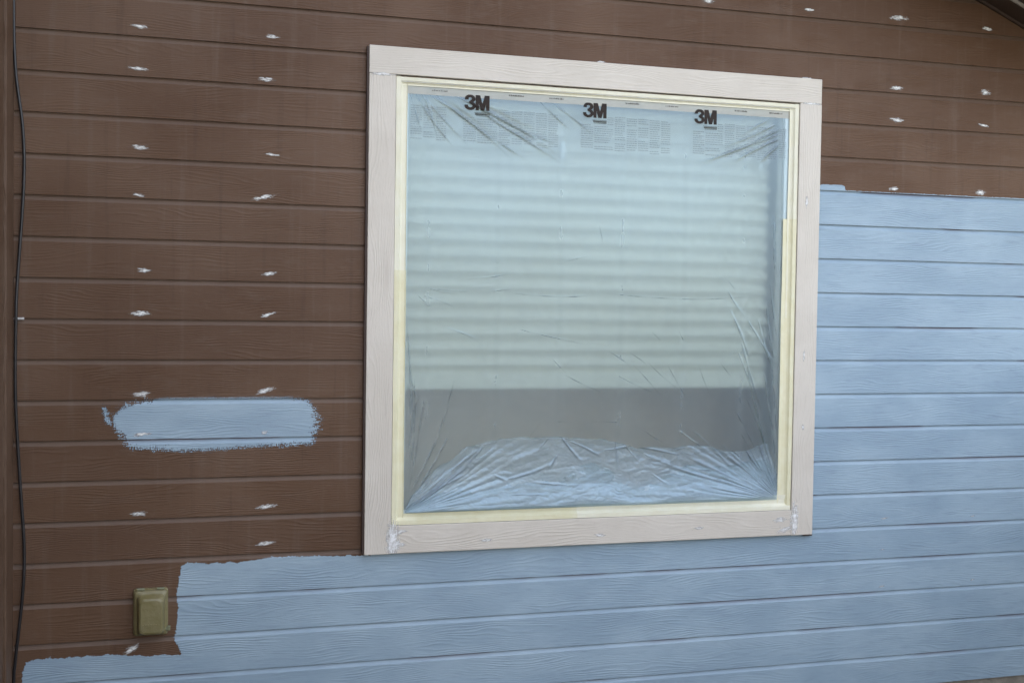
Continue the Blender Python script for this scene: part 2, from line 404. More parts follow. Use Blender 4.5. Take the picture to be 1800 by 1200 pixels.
sw = [(-0.806, 1.40), (-0.790, 1.425), (-0.765, 1.443), (-0.72, 1.453), (-0.64, 1.4595), (-0.45, 1.4595), (-0.30, 1.4595), (-0.215, 1.458), (-0.19, 1.450), (-0.165, 1.425), (-0.150, 1.39),
      (-0.152, 1.35), (-0.166, 1.335), (-0.165, 1.318), (-0.175, 1.303), (-0.24, 1.297), (-0.35, 1.298), (-0.45, 1.291), (-0.58, 1.287), (-0.66, 1.290), (-0.72, 1.296), (-0.762, 1.303), (-0.77, 1.325), (-0.785, 1.345), (-0.80, 1.36)]
sw2 = [(-0.838, 1.432), (-0.822, 1.436), (-0.812, 1.405), (-0.803, 1.378), (-0.812, 1.372), (-0.828, 1.388)]
def f_sw(x, z, full):
    s = sdf_poly(x, z, sw); s2 = sdf_poly(x, z, sw2)
    if not full: return min(s, s2)
    # brushy at the ends and along the bottom, cleaner along the top groove
    e = min(1.0, max(0.0, (abs(x+0.475)-0.22)/0.08)); b = 1.0 if z < 1.32 else 0.0
    tp = 1.0 if (z > 1.44 and (x < -0.68 or x > -0.24)) else 0.0
    a = (0.0025 + 0.025*max(e, b*0.62, tp*0.8))*(0.75 + 0.9*fn_noise(x, z, 14, 14, 13.0))
    n_ = (0.75*fn_noise(x, z, 230, 260, 3.0) + 0.7*fn_noise(x, z, 45, 260, 4.0) + 0.35*fn_noise(x, z, 420, 90, 8.0))
    v1 = s + a*0.3 + a*n_
    v2 = s2 + 0.004 + 0.012*n_
    return min(v1, v2)
V, F = coat_mesh(f_sw, 0.046, -0.87, -0.10, 1.26, 1.478, 0.0008, 0.032, 0.0016, 0.0055)
swo = alpha_attr(mesh_obj('paint_swatch', V, F, M['swatch'], wall)); swo['label'] = 'pale blue test patch brushed onto the brown boards'

# ---- dabs of white filler over the nail heads
PATCH = [(-0.7262,2.6287,40,11),(-0.3186,2.6287,36,10),(-0.7324,2.497,44,11),(-0.3356,2.4902,40,11),(-0.7245,2.2518,40,13),(-0.3155,2.2491,40,7),(-0.7255,2.1017,36,10),(-0.3398,2.1099,62,12),
         (-0.7107,1.8654,34,12),(-0.3215,1.8631,38,11),(-0.7221,1.7285,46,15),(-0.324,1.7296,36,10),(-0.714,1.474,42,14),(-0.3311,1.4824,50,14),(-0.7209,1.0931,52,16),(-0.3244,1.1012,54,12),
         (-0.3235,0.9811,50,11),(-0.7414,0.6598,42,20),(1.2261,2.8756,34,11),(1.6374,2.8798,38,9),(2.0195,2.8821,62,14),(2.4163,2.8732,38,14),(2.0172,2.618,44,12),(2.4164,2.6267,34,18),
         (2.0207,2.4976,46,13),(2.4153,2.4986,44,9),(2.0157,2.2363,36,12),(2.4054,2.2371,36,15)]
def patch_mesh(cx, cz, w, h, seed, yoff, tilt=0.0, flat=False, dens=0.25, maxz=None, clip=None):
    w *= 0.00105*0.5*1.18; h *= 0.00105*0.5*1.15; V = []; F = []; AL.clear(); s = 0.0011
    nx = int(w*1.5/s)+1; nz = int(h*1.6/s)+1
    for i in range(-nx, nx+1):
        for j in range(-nz, nz+1):
            x, z = i*s, j*s; zz = z - x*tilt
            r = math.hypot(x/w, zz/h)
            if flat and h > w*1.5: v_ = noise.noise(Vector((x*260, seed, z*70)))
            else: v_ = noise.noise(Vector((x*70+seed*9.1, seed, zz*260)))
            v = r - 1.0 + dens + 0.46*v_ + 0.0*noise.noise(Vector((x*70+seed*9.1, seed, zz*260))) + 0.24*noise.noise(Vector((x*130, seed*3.3, zz*420)))
            if v < 0.30:
                X, Z = cx+x, cz+z
                if flat: y = yoff
                else:
                    fr = ((ZT-Z)/PITCH) % 1.0*PITCH
                    y = 0.0 if fr > 0.0175 else (0.0078*(1-(fr-0.0028)/0.0147) if fr > 0.0028 else 0.0078)
                    y += yoff
                if clip and not (clip[0] < X < clip[1] and clip[2] < Z < clip[3]): continue
                a = s*0.5; n = len(V)
                d = 0.0006*min(1.0, max(0.0, -v*2)); AL.append(min(1.0, max(0.0, (0.30-v)/0.75)))
                V.extend([(X-a, y-d, Z-a), (X+a, y-d, Z-a), (X+a, y-d, Z+a), (X-a, y-d, Z+a)]); F.append((n, n+1, n+2, n+3))
    return V, F
random.seed(3)
for i, (x, z, w, h) in enumerate(PATCH):
    tl = {7: 0.22, 13: 0.28, 11: 0.25, 17: 0.45, 9: 0.1, 15: 0.12, 16: 0.1}.get(i, random.uniform(-0.12, 0.08))
    V, F = patch_mesh(x, z, w, h, i+1.5, -0.0013, tl, dens=0.22 if i not in (14,) else 0.5)
    o = alpha_attr(mesh_obj('filler_patch', V, F, M['filler'], wall))
FAINT = [(-0.7168,1.3455,60,12,.42),(-0.33,1.3444,22,14,.45),(2.0116,0.9761,30,7,.5),(2.4117,0.9701,24,6,.5),(2.0025,0.8555,26,6,.6),(2.0065,0.712,26,7,.55),(2.4145,0.7171,22,6,.5)]
for i, (x, z, w, h, dn) in enumerate(FAINT):
    V, F = patch_mesh(x, z, w, h, i+51.5, -0.0016, 0.1, dens=dn)
    alpha_attr(mesh_obj('filler_patch', V, F, M['filler'], wall))

# ------------------------------------------------------------------ foundation, side wall, roof
f = MB().box(XL, 4.6, 0.012, 0.2, -0.2, ZBOT-0.004).build('foundation', M['concrete']); tag(f, 'strip of rough grey brown concrete under the lowest siding board', 'foundation')

side = empty('side_wall', (-1.0956, -0.2, 0.0), 'brown wall of vertical grained boards meeting the siding at the left corner', 'wall')
mb = MB(); mb.box(-1.25, -1.0935, -0.16, 0.03, 0.0, 4.2); corner = bevel_obj(mb.build('corner_board', M['board_v'], side), 0.003)
mb = MB(); mb.box(-1.25, -1.102, -0.52, -0.163, 0.0, 4.2); bevel_obj(mb.build('board', M['board_v'], side), 0.002)
mb = MB(); mb.box(-1.25, -1.104, -0.9, -0.523, 0.0, 4.2); bevel_obj(mb.build('board', M['board_v'], side), 0.002)

for k in range(6):  # boards carried on out of view, lengthened to shade the left of the siding
    bevel_obj(MB().box(-1.25, -1.104, -0.903-0.36*(k+1)+0.003, -0.903-0.36*k, 0.0, 4.2).build('board', M['board_v'], side), 0.002)

# unseen board fences, added to block the low sky and darken the lower boards
fence = empty('sky_blocker_fence', (1.0, -6.2, 0.0), 'unseen board fence added to block low sky from the window wall', 'fence')
mb = MB()
for k in range(96): mb.box(-7.0+k*0.16, -7.0+k*0.16+0.148, -6.22+0.004*(k % 3), -6.20+0.004*(k % 3), 0.04, 2.28+0.008*((k*7) % 3))
mb.build('boards', M['fence'], fence)
sf = empty('side_blocker_fence', (3.3, -3.0, 0.0), 'unseen side fence added to shade the lower right of the window wall', 'fence')  # added out of view to darken the lower right boards
mb = MB()
for k in range(36): mb.box(3.3+0.003*(k % 2), 3.32+0.003*(k % 2), -5.95+k*0.162, -5.95+k*0.162+0.15, 0.04, 1.62+0.008*((k*5) % 3))
mb.build('boards', M['fence'], sf)
mb = MB(); mb.box(3.324, 3.37, -5.95, -0.13, 0.3, 0.39); mb.box(3.324, 3.37, -5.95, -0.13, 1.4, 1.49); mb.build('rails', M['fence'], sf)
mb = MB(); mb.box(-7.0, 8.36, -6.27, -6.222, 0.3, 0.39); mb.box(-7.0, 8.36, -6.27, -6.222, 1.6, 1.69); mb.build('rails', M['fence'], fence)

roof = empty('roof_eave', (3.0, -0.05, 2.7), 'dark brown sloping eave board with a pale drip edge at the upper right', 'eave')
def slab(y0, y1, lo, hi, xa=-1.3, xb=4.9):
    V = []
    for x in (xa, xb):
        zc = EZ + ES*(x-EA)
        V += [(x, y0, zc+lo), (x, y1, zc+lo), (x, y1, zc+hi), (x, y0, zc+hi)]
    return V, [(0,1,2,3), (7,6,5,4), (0,4,5,1), (1,5,6,2), (2,6,7,3), (3,7,4,0)]
V, F = slab(-0.095, 0.0, 0.0, 0.02); mesh_obj('soffit', V, F, M['eave'], roof)
V, F = slab(-0.012, -0.001, -0.012, -0.001); mesh_obj('moulding', V, F, M['eave'], roof)
V, F = slab(-0.118, -0.0955, -0.006, 0.02); mesh_obj('rake_board', V, F, M['eave'], roof)
V, F = slab(-0.1255, -0.1185, -0.009, 0.016); mesh_obj('drip_edge', V, F, M['drip'], roof)
V, F = slab(-0.42, -0.1260, 0.004, 0.020); mesh_obj('outer_soffit', V, F, M['eave'], roof)
V, F = slab(-0.445, -0.421, -0.02, 0.13); mesh_obj('fascia', V, F, M['eave'], roof)
V, F = slab(-0.45, 5.0, 0.131, 0.2); mesh_obj('shingles', V, F, M['roof'], roof)

# ------------------------------------------------------------------ window
win = empty('window', (0.84, 0.0, 0.93), 'large square window with wide beige textured wood trim and taped frame', 'window')
def board(name, x0, x1, z0, z1, mat, y0=-0.022, y1=-0.0012, label=None, n=40):
    mb = MB().box(x0, x1, y0, y1, z0, z1); o = mb.build(name, mat, win); bevel_obj(o, 0.0018, 2)
    if label: o['label'] = label
    return o
TX0, TX1, TZ0, TZ1 = -0.0035, 1.6848, 0.9305, 2.6235
IX0, IX1, IZ0, IZ1 = 0.0865, 1.5960, 1.0250, 2.5325
board('trim_board', TX0, TX1, IZ1, TZ1, M['trim_h'], label='top beige trim board of the window')
board('trim_board', TX0, IX0, TZ0, IZ1-0.0012, M['trim_v'], label='left beige trim board of the window')
board('trim_board', IX1, TX1+0.001, TZ0, IZ1-0.0012, M['trim_v'], label='right beige trim board of the window')
board('trim_board', IX0+0.0008, IX1-0.0008, TZ0+0.001, IZ0, M['trim_h'], label='bottom beige trim board of the window')
MB().box(TX0-0.0065, TX0+0.02, -0.017, -0.0012, TZ0+0.004, TZ1-0.004).box(TX1-0.03, TX1+0.0035, -0.017, -0.0012, TZ0-0.005, TZ0+0.03).build('trim_shadow_strip', M['eave'], win)  # dark strip put in for the shadow line along the trim's brown edge
# caulk lines, joints and dabs on the trim
for i, (x, z, w, h, dn, tl) in enumerate([(0.4193,0.9649,40,12,.38,.05),(0.8371,0.9633,36,11,.36,-.1),(1.2186,0.9724,36,10,.34,.1),(1.6307,2.1699,14,44,.45,0),(1.6333,1.6005,10,44,.45,0),(1.6352,1.3352,10,26,.4,0),
            (0.092,0.978,34,95,.05,0),(1.6087,0.985,24,105,.08,0),(1.575,0.955,70,22,.42,.2),(1.55,0.99,60,20,.5,.1),(0.118,1.005,40,14,.3,.05),(0.120,0.962,28,14,.25,0),(0.0400,2.5300,58,7,.05,0),(1.642,2.5315,56,6,.1,0)]):
    V, F = patch_mesh(x, z, w, h, i+80.5, -0.0228, tl, flat=True, dens=dn, clip=(TX0+.002, TX1-.002, TZ0+.003, TZ1-.003))
    alpha_attr(mesh_obj('filler_patch', V, F, M['smear'], win))
for i, (x, z, w, h) in enumerate([(0.8174, 2.628, 34, 9), (1.635, 2.628, 40, 7)]):
    V, F = patch_mesh(x, z, w, h, i+120.5, -0.0016, 0, dens=.2); alpha_attr(mesh_obj('filler_patch', V, F, M['filler'], wall))

FX0, FX1, FZ0, FZ1 = 0.0895, 1.5935, 1.0275, 2.5275       # vinyl frame outer
NX0, NX1, NZ0, NZ1 = 0.1330, 1.5450, 1.0730, 2.4830       # vinyl frame inner
LIP = 0.016
def ring(mb, a, b, y0, y1):
    x0, x1, z0, z1 = a; u0, u1, w0, w1 = b
    mb.box(x0, x1, y0, y1, w1, z1); mb.box(x0, x1, y0, y1, z0, w0); mb.box(x0, u0, y0, y1, w0, w1); mb.box(u1, x1, y0, y1, w0, w1)
mb = MB(); ring(mb, (FX0, FX1, FZ0, FZ1), (FX0+LIP, FX1-LIP, FZ0+LIP, FZ1-LIP), -0.0135, 0.06)
bevel_obj(mb.build('frame_lip', M['vinyl'], win), 0.0015)
mb = MB(); ring(mb, (FX0+LIP+.0003, FX1-LIP-.0003, FZ0+LIP+.0003, FZ1-LIP-.0003), (NX0, NX1, NZ0, NZ1), -0.0035, 0.05)
bevel_obj(mb.build('frame', M['vinyl'], win), 0.002)
mb = MB(); ring(mb, (NX0-.03, NX1+.03, NZ0-.03, NZ1+.03), (NX0-.004, NX1+.004, NZ0-.004, NZ1+.004), 0.0505, 0.15)
mb.build('reveal', M['liner'], win)
MB().box(NX0-.003, NX1+.003, 0.012, 0.0155, NZ0-.003, NZ1+.003).build('glass_pane', M['glass'], win)

# room behind the window
mb = MB()
X0_, X1_, Y0_, Y1_, Z0_, Z1_ = -0.9, 3.0, 0.20, 0.55, 0.35, 2.75
mb.quad((X0_,Y1_,Z0_),(X1_,Y1_,Z0_),(X1_,Y1_,Z1_),(X0_,Y1_,Z1_)); mb.quad((X0_,Y0_,Z0_),(X0_,Y1_,Z0_),(X0_,Y1_,Z1_),(X0_,Y0_,Z1_)); mb.quad((X1_,Y0_,Z0_),(X1_,Y1_,Z0_),(X1_,Y1_,Z1_),(X1_,Y0_,Z1_))
mb.quad((X0_,Y0_,Z0_),(X1_,Y0_,Z0_),(X1_,Y1_,Z0_),(X0_,Y1_,Z0_)); mb.quad((X0_,Y0_,Z1_),(X1_,Y0_,Z1_),(X1_,Y1_,Z1_),(X0_,Y1_,Z1_))
a = (X0_, X1_, Z0_, Z1_); b = (NX0-.02, NX1+.02, NZ0-.02, NZ1+.02)
for (u0,u1,w0,w1) in ((X0_,X1_,b[3],Z1_),(X0_,X1_,Z0_,b[2]),(X0_,b[0],b[2],b[3]),(b[1],X1_,b[2],b[3])): mb.quad((u0,Y0_,w0),(u1,Y0_,w0),(u1,Y0_,w1),(u0,Y0_,w1))
rm = mb.build('room_interior', M['room']); tag(rm, kind='structure')

# ------------------------------------------------------------------ blind
bl = empty('window_blind', (0.82, 0.09, 2.45), 'off white horizontal slatted blind lowered two thirds behind the plastic film', 'blind')
BX0, BX1 = 0.142, 1.530
mb = MB(); SP = 0.0545; zz = 2.435; nslat = 0
V = []; F = []
while zz > 1.56:
    n = len(V); K = 12
    for s_ in range(2):                      # front and back skins of a softly rounded, closed slat
        for i in range(K+1):
            t = i/K
            yy = 0.088 + 0.0105*math.cos(2*PI*t) + 0.0012*t; z_ = zz - (t-0.5)*SP*0.975
            for x in (BX0, BX1): V.append((x, yy + 0.0014*s_, z_))
    for i in range(K):
        a = n+2*i; F.append((a, a+2, a+3, a+1)); b2 = a+2*(K+1); F.append((b2, b2+1, b2+3, b2+2))
    zz -= SP
o = mesh_obj('slats', V, F, M['blind'], bl, True)
bevel_obj(MB().box(BX0-.004, BX1+.004, 0.062, 0.118, 2.445, 2.482).build('headrail', M['blind'], bl), .003)
bevel_obj(MB().box(BX0, BX1, 0.078, 0.104, 1.476, 1.5365).build('bottom_rail', M['blind'], bl), .004)
for x, z in ((0.7006, 2.320), (1.4774, 2.318)):
    bevel_obj(MB().box(x-.009, x+.009, 0.048, 0.066, z-.030, z+.030).build('cord_tassel', M['white'], bl), .004)

# ------------------------------------------------------------------ plastic film
FOLDS = [(0.133,2.488,0.181,2.345,3.0,5.0),(0.152,2.485,0.296,2.299,3.5,6.0),(0.166,2.486,0.355,2.302,2.0,8.0),(0.185,2.488,0.508,2.265,2.5,8.0),(0.214,2.486,0.58,2.259,3.0,9.0),(0.254,2.492,0.673,2.293,3.5,9.0),(0.293,2.485,0.704,2.32,3.0,10.0),(0.394,2.424,0.631,2.316,3.5,10.0),(0.435,2.397,0.684,2.264,2.0,8.0),(0.566,2.503,0.724,2.374,2.5,6.0),(0.597,2.499,0.831,2.341,2.0,7.0),(0.185,2.478,0.236,2.319,2.0,7.0),(0.979,2.519,1.046,2.463,1.5,5.0),(1.535,2.44,1.183,2.287,3.0,7.0),(1.529,2.419,1.227,2.31,2.5,7.0),(1.523,2.46,1.272,2.349,2.0,7.0),(1.524,2.398,1.318,2.294,3.0,8.0),(1.534,2.492,1.362,2.399,2.0,7.0),(1.463,2.509,1.361,2.451,1.5,6.0),(1.525,2.377,1.433,2.299,3.0,8.0),(0.194,1.799,0.303,1.762,1.5,3.0),(0.213,1.823,0.312,1.809,1.5,3.0),(0.233,1.823,0.362,1.817,1.5,3.0),(0.174,1.799,0.224,1.761,1.5,3.0),(0.342,1.86,0.514,1.887,1.5,4.0),(0.413,1.818,0.504,1.828,1.2,3.0),(0.505,1.814,0.841,1.816,1.8,4.0),(0.841,1.82,1.491,1.825,1.5,4.0),(0.69,1.927,0.795,1.953,1.0,4.0),(0.819,2.05,0.833,1.99,1.5,4.0),(0.527,1.69,0.78,1.638,2.0,4.0),(0.264,1.694,0.405,1.64,1.2,5.0),(0.654,1.584,0.718,1.528,1.5,4.0),(0.686,1.538,0.847,1.467,1.8,4.0),(0.855,1.618,0.954,1.558,2.0,4.0),(0.942,1.608,1.02,1.558,2.0,4.0),(0.954,1.568,1.077,1.444,1.8,4.0),(0.9,1.527,1.044,1.465,1.8,4.0),(0.997,1.588,1.155,1.464,1.8,4.0),(1.086,1.568,1.167,1.444,1.8,4.0),(1.209,1.568,1.269,1.443,1.6,4.0),(1.3,1.568,1.348,1.515,1.4,4.0),(1.028,1.68,1.062,1.65,1.2,3.0),(1.128,1.691,1.151,1.65,1.2,3.0),(1.323,1.869,1.352,1.839,1.5,3.0),(1.317,1.838,1.4,1.735,2.0,6.0),(1.33,1.766,1.423,1.568,3.0,8.0),(1.379,1.651,1.479,1.378,3.5,8.0),(1.447,1.736,1.527,1.525,3.0,6.0),(1.48,1.799,1.536,1.536,3.5,6.0),(1.495,1.862,1.533,1.652,3.0,6.0),(1.4,1.735,1.536,1.546,2.5,6.0),(1.369,1.609,1.442,1.441,2.0,8.0),(1.404,1.568,1.537,1.122,4.0,8.0),(1.442,1.441,1.54,1.1,3.5,7.0),(1.362,1.4,1.508,1.144,2.0,6.0),(1.475,1.546,1.54,1.164,3.5,7.0),(1.387,1.316,1.508,1.123,2.0,6.0),(1.407,1.442,1.505,1.25,2.0,7.0),(1.509,1.568,1.538,1.271,3.5,6.0),(1.513,2.094,1.528,1.863,3.0,7.0),(1.503,2.114,1.524,1.821,3.0,8.0),(0.138,1.702,0.154,1.336,3.5,7.0),(0.143,1.626,0.169,1.452,3.0,5.0),(0.151,1.568,0.152,1.201,3.0,6.0),(0.164,1.529,0.145,1.143,2.5,6.0),(0.198,1.452,0.145,1.104,2.5,7.0),(0.289,1.334,0.145,1.095,3.0,6.0),(0.245,1.315,0.149,1.114,2.5,6.0),(0.178,1.471,0.147,1.259,3.0,7.0),(0.306,1.529,0.172,1.142,1.5,8.0),(1.002,1.332,1.092,1.279,2.5,4.0),(1.136,1.33,1.25,1.255,2.0,5.0),(1.192,1.329,1.367,1.169,2.0,5.0),(1.307,1.275,1.46,1.156,2.5,6.0),(0.678,1.368,0.721,1.365,1.2,3.0),(0.806,1.366,0.914,1.362,1.2,3.0),(0.574,1.319,0.615,1.369,1.0,5.0)]
FLAPF = [(0.15,1.085,0.311,1.187,8.0,7.0),(0.15,1.085,0.451,1.282,5.0,10.0),(0.163,1.088,0.371,1.205,6.0,6.0),(0.173,1.094,0.43,1.312,3.0,8.0),(1.497,1.085,0.938,1.242,5.0,9.0),(1.497,1.085,1.115,1.258,6.0,9.0),(1.486,1.085,0.915,1.283,4.0,8.0),(1.462,1.09,1.083,1.145,4.0,8.0),(1.462,1.09,1.028,1.167,4.0,8.0),(1.438,1.099,1.23,1.12,3.0,6.0),(1.514,1.088,1.296,1.254,5.0,8.0),(1.523,1.101,1.388,1.274,5.0,8.0),(1.532,1.122,1.433,1.336,6.0,8.0),(0.69,1.311,0.776,1.215,6.0,7.0),(0.722,1.297,0.851,1.233,4.0,6.0),(0.851,1.264,0.959,1.282,4.0,6.0),(0.67,1.248,0.639,1.198,5.0,6.0),(0.494,1.172,0.67,1.227,5.0,9.0),(0.453,1.183,0.494,1.162,5.0,9.0),(0.893,1.304,0.906,1.181,4.0,6.0),(0.577,1.16,0.94,1.139,3.0,8.0),(0.926,1.283,1.16,1.237,4.0,6.0)]
FLAP = [(0.1359, 1.0794), (0.1569, 1.1233), (0.2016, 1.1705), (0.2407, 1.2142), (0.2901, 1.2403), (0.3397, 1.2843), (0.4001, 1.2968), (0.4672, 1.3113), (0.5537, 1.3157), (0.637, 1.3163), (0.7215, 1.3108), (0.8501, 1.3024), (0.9264, 1.2847), (0.9704, 1.2695), (1.0476, 1.272), (1.1145, 1.2665), (1.1817, 1.2776), (1.2614, 1.2677), (1.3305, 1.2496), (1.3884, 1.2483), (1.4347, 1.2579), (1.4928, 1.2779), (1.5104, 1.2288), (1.5356, 1.1644)]
CR = []
def crease_shade_attr(o):
    v = np.clip(sum(CR), 0, 1).reshape(-1).astype('f'); at = o.data.attributes.new('crease_shade', 'FLOAT', 'POINT'); at.data.foreach_set('value', v)
def fold_sum(X, Z, folds, scale=1.0):
    D = np.zeros_like(X)
    for (ax, az, bx, bz, amp, wid) in folds:
        L = math.hypot(bx-ax, bz-az); ux, uz = (bx-ax)/L, (bz-az)/L
        s = (X-ax)*ux + (Z-az)*uz; d = -(X-ax)*uz + (Z-az)*ux
        d = d - 0.03*L*np.sin(np.clip(s/L, 0, 1)*PI)*math.sin(ax*91+az*57)
        w = max(wid, 4.5)*0.001*0.66*(0.55+0.6*np.clip(s/L, 0, 1))
        env = np.clip((s+0.01)/(0.12*L+0.01), 0, 1)*np.clip((L-s)/(0.4*L), 0, 1)
        env = env*env*(3-2*env)
        D += scale*amp*0.001*(0.6 if wid > 4.6 else 0.12)*env*(np.exp(-(d/w)**2) - 0.35*np.exp(-((d-1.9*w)/(1.5*w))**2))
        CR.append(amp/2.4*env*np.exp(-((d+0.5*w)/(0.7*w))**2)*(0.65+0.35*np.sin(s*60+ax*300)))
    return D
PX0, PX1, PZ0, PZ1 = 0.106, 1.574, 1.048, 2.512
np.random.seed(5)
WV = [(np.random.uniform(2, 9), np.random.uniform(-6, 6), np.random.uniform(0, 6.28), np.random.uniform(.00008, .0003)) for _ in range(14)]
def film_y(X, Z):
    u = np.clip((X-NX0)/(NX1-NX0), 0, 1); v = np.clip((Z-NZ0)/(NZ1-NZ0), 0, 1)
    eu = np.clip(np.minimum(u, 1-u)*14, 0, 1); ev = np.clip(np.minimum(v, 1-v)*14, 0, 1)
    e = eu*eu*(3-2*eu)*ev*ev*(3-2*ev)
    Y = -0.0042 + 0.002*e - 0.016*(4*v*(1-v))*np.clip(4*u*(1-u)*1.6, 0, 1)
    for (a, b, c, d) in WV: Y += e*d*np.sin(a*X*2.2 + b*Z*1.6 + c)
    Y += -np.minimum(e*3, 1)*fold_sum(X, Z, FOLDS)
    Y = np.where(e < 0.001, -0.0042, Y)
    return Y
def grid_mesh(name, X, Y, Z, mat, parent, keep=None):
    nz, nx = X.shape
    idx = np.arange(nx*nz).reshape(nz, nx)
    q = np.stack([idx[:-1,:-1], idx[:-1,1:], idx[1:,1:], idx[1:,:-1]], -1).reshape(-1, 4)
    if keep is not None:
        kk = (keep[:-1,:-1] & keep[:-1,1:] & keep[1:,1:] & keep[1:,:-1]).reshape(-1); q = q[kk]
    v = np.stack([X, Y, Z], -1).reshape(-1, 3)
    return mesh_obj(name, v, q.tolist(), mat, parent, True)
film = empty('plastic_sheet', (0.84, -0.0065, 1.05), 'wrinkled clear plastic masking film with printed lettering stretched over the window', 'plastic film')
N = 620
X, Z = np.meshgrid(np.linspace(PX0, PX1, N), np.linspace(PZ0, PZ1, N))
CR.clear(); fo = grid_mesh('film', X, film_y(X, Z), Z, M['film'], film); crease_shade_attr(fo)
# the surplus of the film, bunched up along the sill in two crumpled layers
fxp = np.array([p[0] for p in FLAP]); fzp = np.array([p[1] for p in FLAP])
def bunch(seed, hscale, off, bulge, nfold, label):
    rr = random.Random(seed)
    X, Z01 = np.meshgrid(np.linspace(0.137, 1.540, 720), np.linspace(0, 1, 150))
    jit = np.array([noise.noise(Vector((x*18, seed, 0)))*0.006 + noise.noise(Vector((x*70, seed+4, 0)))*0.003 for x in X[0]])
    top = np.interp(X[0], fxp, fzp)
    if hscale < 1: top = 1.066 + (top-1.066)*np.array([hscale + 0.38*noise.noise(Vector((x*4.5, seed*2, 1))) for x in X[0]])
    top = np.maximum(top + jit, 1.07)
    Z = 1.064 + Z01*(top[None, :]-1.064)
    cr = np.zeros_like(X)
    for j in range(X.shape[0]):
        for i in range(X.shape[1]):
            x_, z_ = X[j, i], Z[j, i]
            wx = 0.03*noise.noise(Vector((x_*14, seed, z_*14)))
            rl = math.hypot(x_-0.12, z_-1.06); rr_ = math.hypot(x_-1.555, z_-1.06)
            al = math.atan2(z_-1.06, x_-0.12); ar = math.atan2(z_-1.06, 1.555-x_)
            wl = math.exp(-rl/0.30); wr = math.exp(-rr_/0.38); wm = max(0.0, 1-wl-wr)
            cr[j, i] = (0.010*wl*min(1, rl/0.12)*abs(noise.noise(Vector((al*16, seed, rl*5+wx*6)))) + 0.011*wr*min(1, rr_/0.12)*abs(noise.noise(Vector((ar*17, seed+2, rr_*5+wx*6))))
                        + wm*(0.0050*abs(noise.noise(Vector((x_*5+z_*5+wx*9, seed+1.7, z_*14)))) + 0.0030*abs(noise.noise(Vector((x_*12+z_*19+wx*20, seed+5.7, z_*34-x_*9)))))
                        + 0.0013*abs(noise.noise(Vector((x_*40+z_*36, seed+9.7, z_*60-x_*18)))))
    folds = [f_ for f_ in FLAPF] if hscale == 1 else []
    for k in range(nfold):
        x0 = rr.uniform(0.17, 1.5); z0 = rr.uniform(1.09, 1.30); an = rr.gauss(0.15 if x0 < .6 else (-0.45 if x0 > .9 else -.1), 0.55); L = rr.uniform(0.04, 0.15)
        folds.append((x0, z0, x0+L*math.cos(an), z0+L*math.sin(an), rr.uniform(1.5, 4.5)*rr.choice((1, 1, -1)), rr.uniform(3, 6)))
    yb_ = film_y(X, Z); CR.clear()
    pf = np.where(Z01 > 0.10, (1-Z01)/0.90, np.sin(Z01/0.10*PI/2))
    Y = yb_ - off - bulge*pf*np.clip(np.minimum(X-0.137, 1.540-X)/0.10, 0, 1)**0.7 - cr*np.minimum(Z01*6, 1) - np.exp(-((1-Z01)/0.05)**2)*0.002 - 0.8*fold_sum(X, Z, folds, 1.0)*np.minimum(Z01*5+.2, 1)
    o = grid_mesh('bunched_film', X, Y, Z, M['flap'], film); crease_shade_attr(o); o['label'] = label
    th = np.clip((0.5 if hscale == 1 else 0.25) + 0.75*(1-Z01)**0.8 + 0.25*np.exp(-((1-Z01)/0.035)**2), 0, 1.15)*np.clip((1-Z01)/0.02+0.15, 0, 1)
    at = o.data.attributes.new('thick', 'FLOAT', 'POINT'); at.data.foreach_set('value', th.reshape(-1).astype('f'))
bunch(3.1, 1.0, 0.0022, 0.014, 14, 'crumpled surplus film bunched along the sill')
bunch(8.3, 0.60, 0.0060, 0.020, 8, 'lower fold of surplus film along the sill')
XB, ZB = np.meshgrid(np.linspace(PX0+.006, PX1-.006, 320), np.linspace(2.4745, 2.509, 8))
eb = grid_mesh('edge_band', XB, film_y(XB, ZB) - 0.0007, ZB, M['band'], film)

# lettering printed on the film
def on_film(pts2, faces, name, mat, dy=0.0012):
    a = np.array(pts2); y = film_y(a[:, 0], a[:, 1]) - dy
    return mesh_obj(name, np.stack([a[:, 0], y, a[:, 1]], -1), faces, mat, film)
def inside_fn_mesh(test, x0, x1, z0, z1, s):
    pts = []; faces = []; nx = int((x1-x0)/s)+1; nz = int((z1-z0)/s)+1
    for i in range(nx):
        for j in range(nz):
            x = x0+i*s; z = z0+j*s
            if test(x+s/2, z+s/2):
                n = len(pts); pts += [(x, z), (x+s, z), (x+s, z+s), (x, z+s)]; faces.append((n, n+1, n+2, n+3))
    return pts, faces
def glyph_test(u, v):
    """u 0..1.62, v 0..1: heavy sans numeral and capital letter, touching"""
    # numeral: two open bowls
    if u < 0.80:
        hit = False
        for (cv, ru, rv) in ((0.735, 0.345, 0.265), (0.285, 0.375, 0.285)):
            du, dv = (u-0.375)/ru, (v-cv)/rv; r = math.hypot(du, dv)
            iu, iv = (u-0.375)/(ru-0.235), (v-cv)/(rv-0.178); ri = math.hypot(iu, iv)
            if r < 1 and ri > 1:
                if u < 0.375:      # open to the left between the terminals
                    if cv > 0.5 and v < cv - 0.055: continue
                    if cv < 0.5 and v > cv + 0.055: continue
                hit = True
        if 0.30 < u < 0.56 and 0.445 < v < 0.585: hit = True
        if hit: return True
    if 0.70 < u < 1.66 and 0 < v < 1:
        t = (u-0.72)/0.93
        if t < 0: return False
        if t < 0.25 or t > 0.75: return t <= 1.0
        c = abs(t-0.5); e = 0.265*(1-(v))            # centre of the diagonal at height v
        mid = 0.335*v
        if abs(c-mid*0.86) < 0.125: return True
    return False
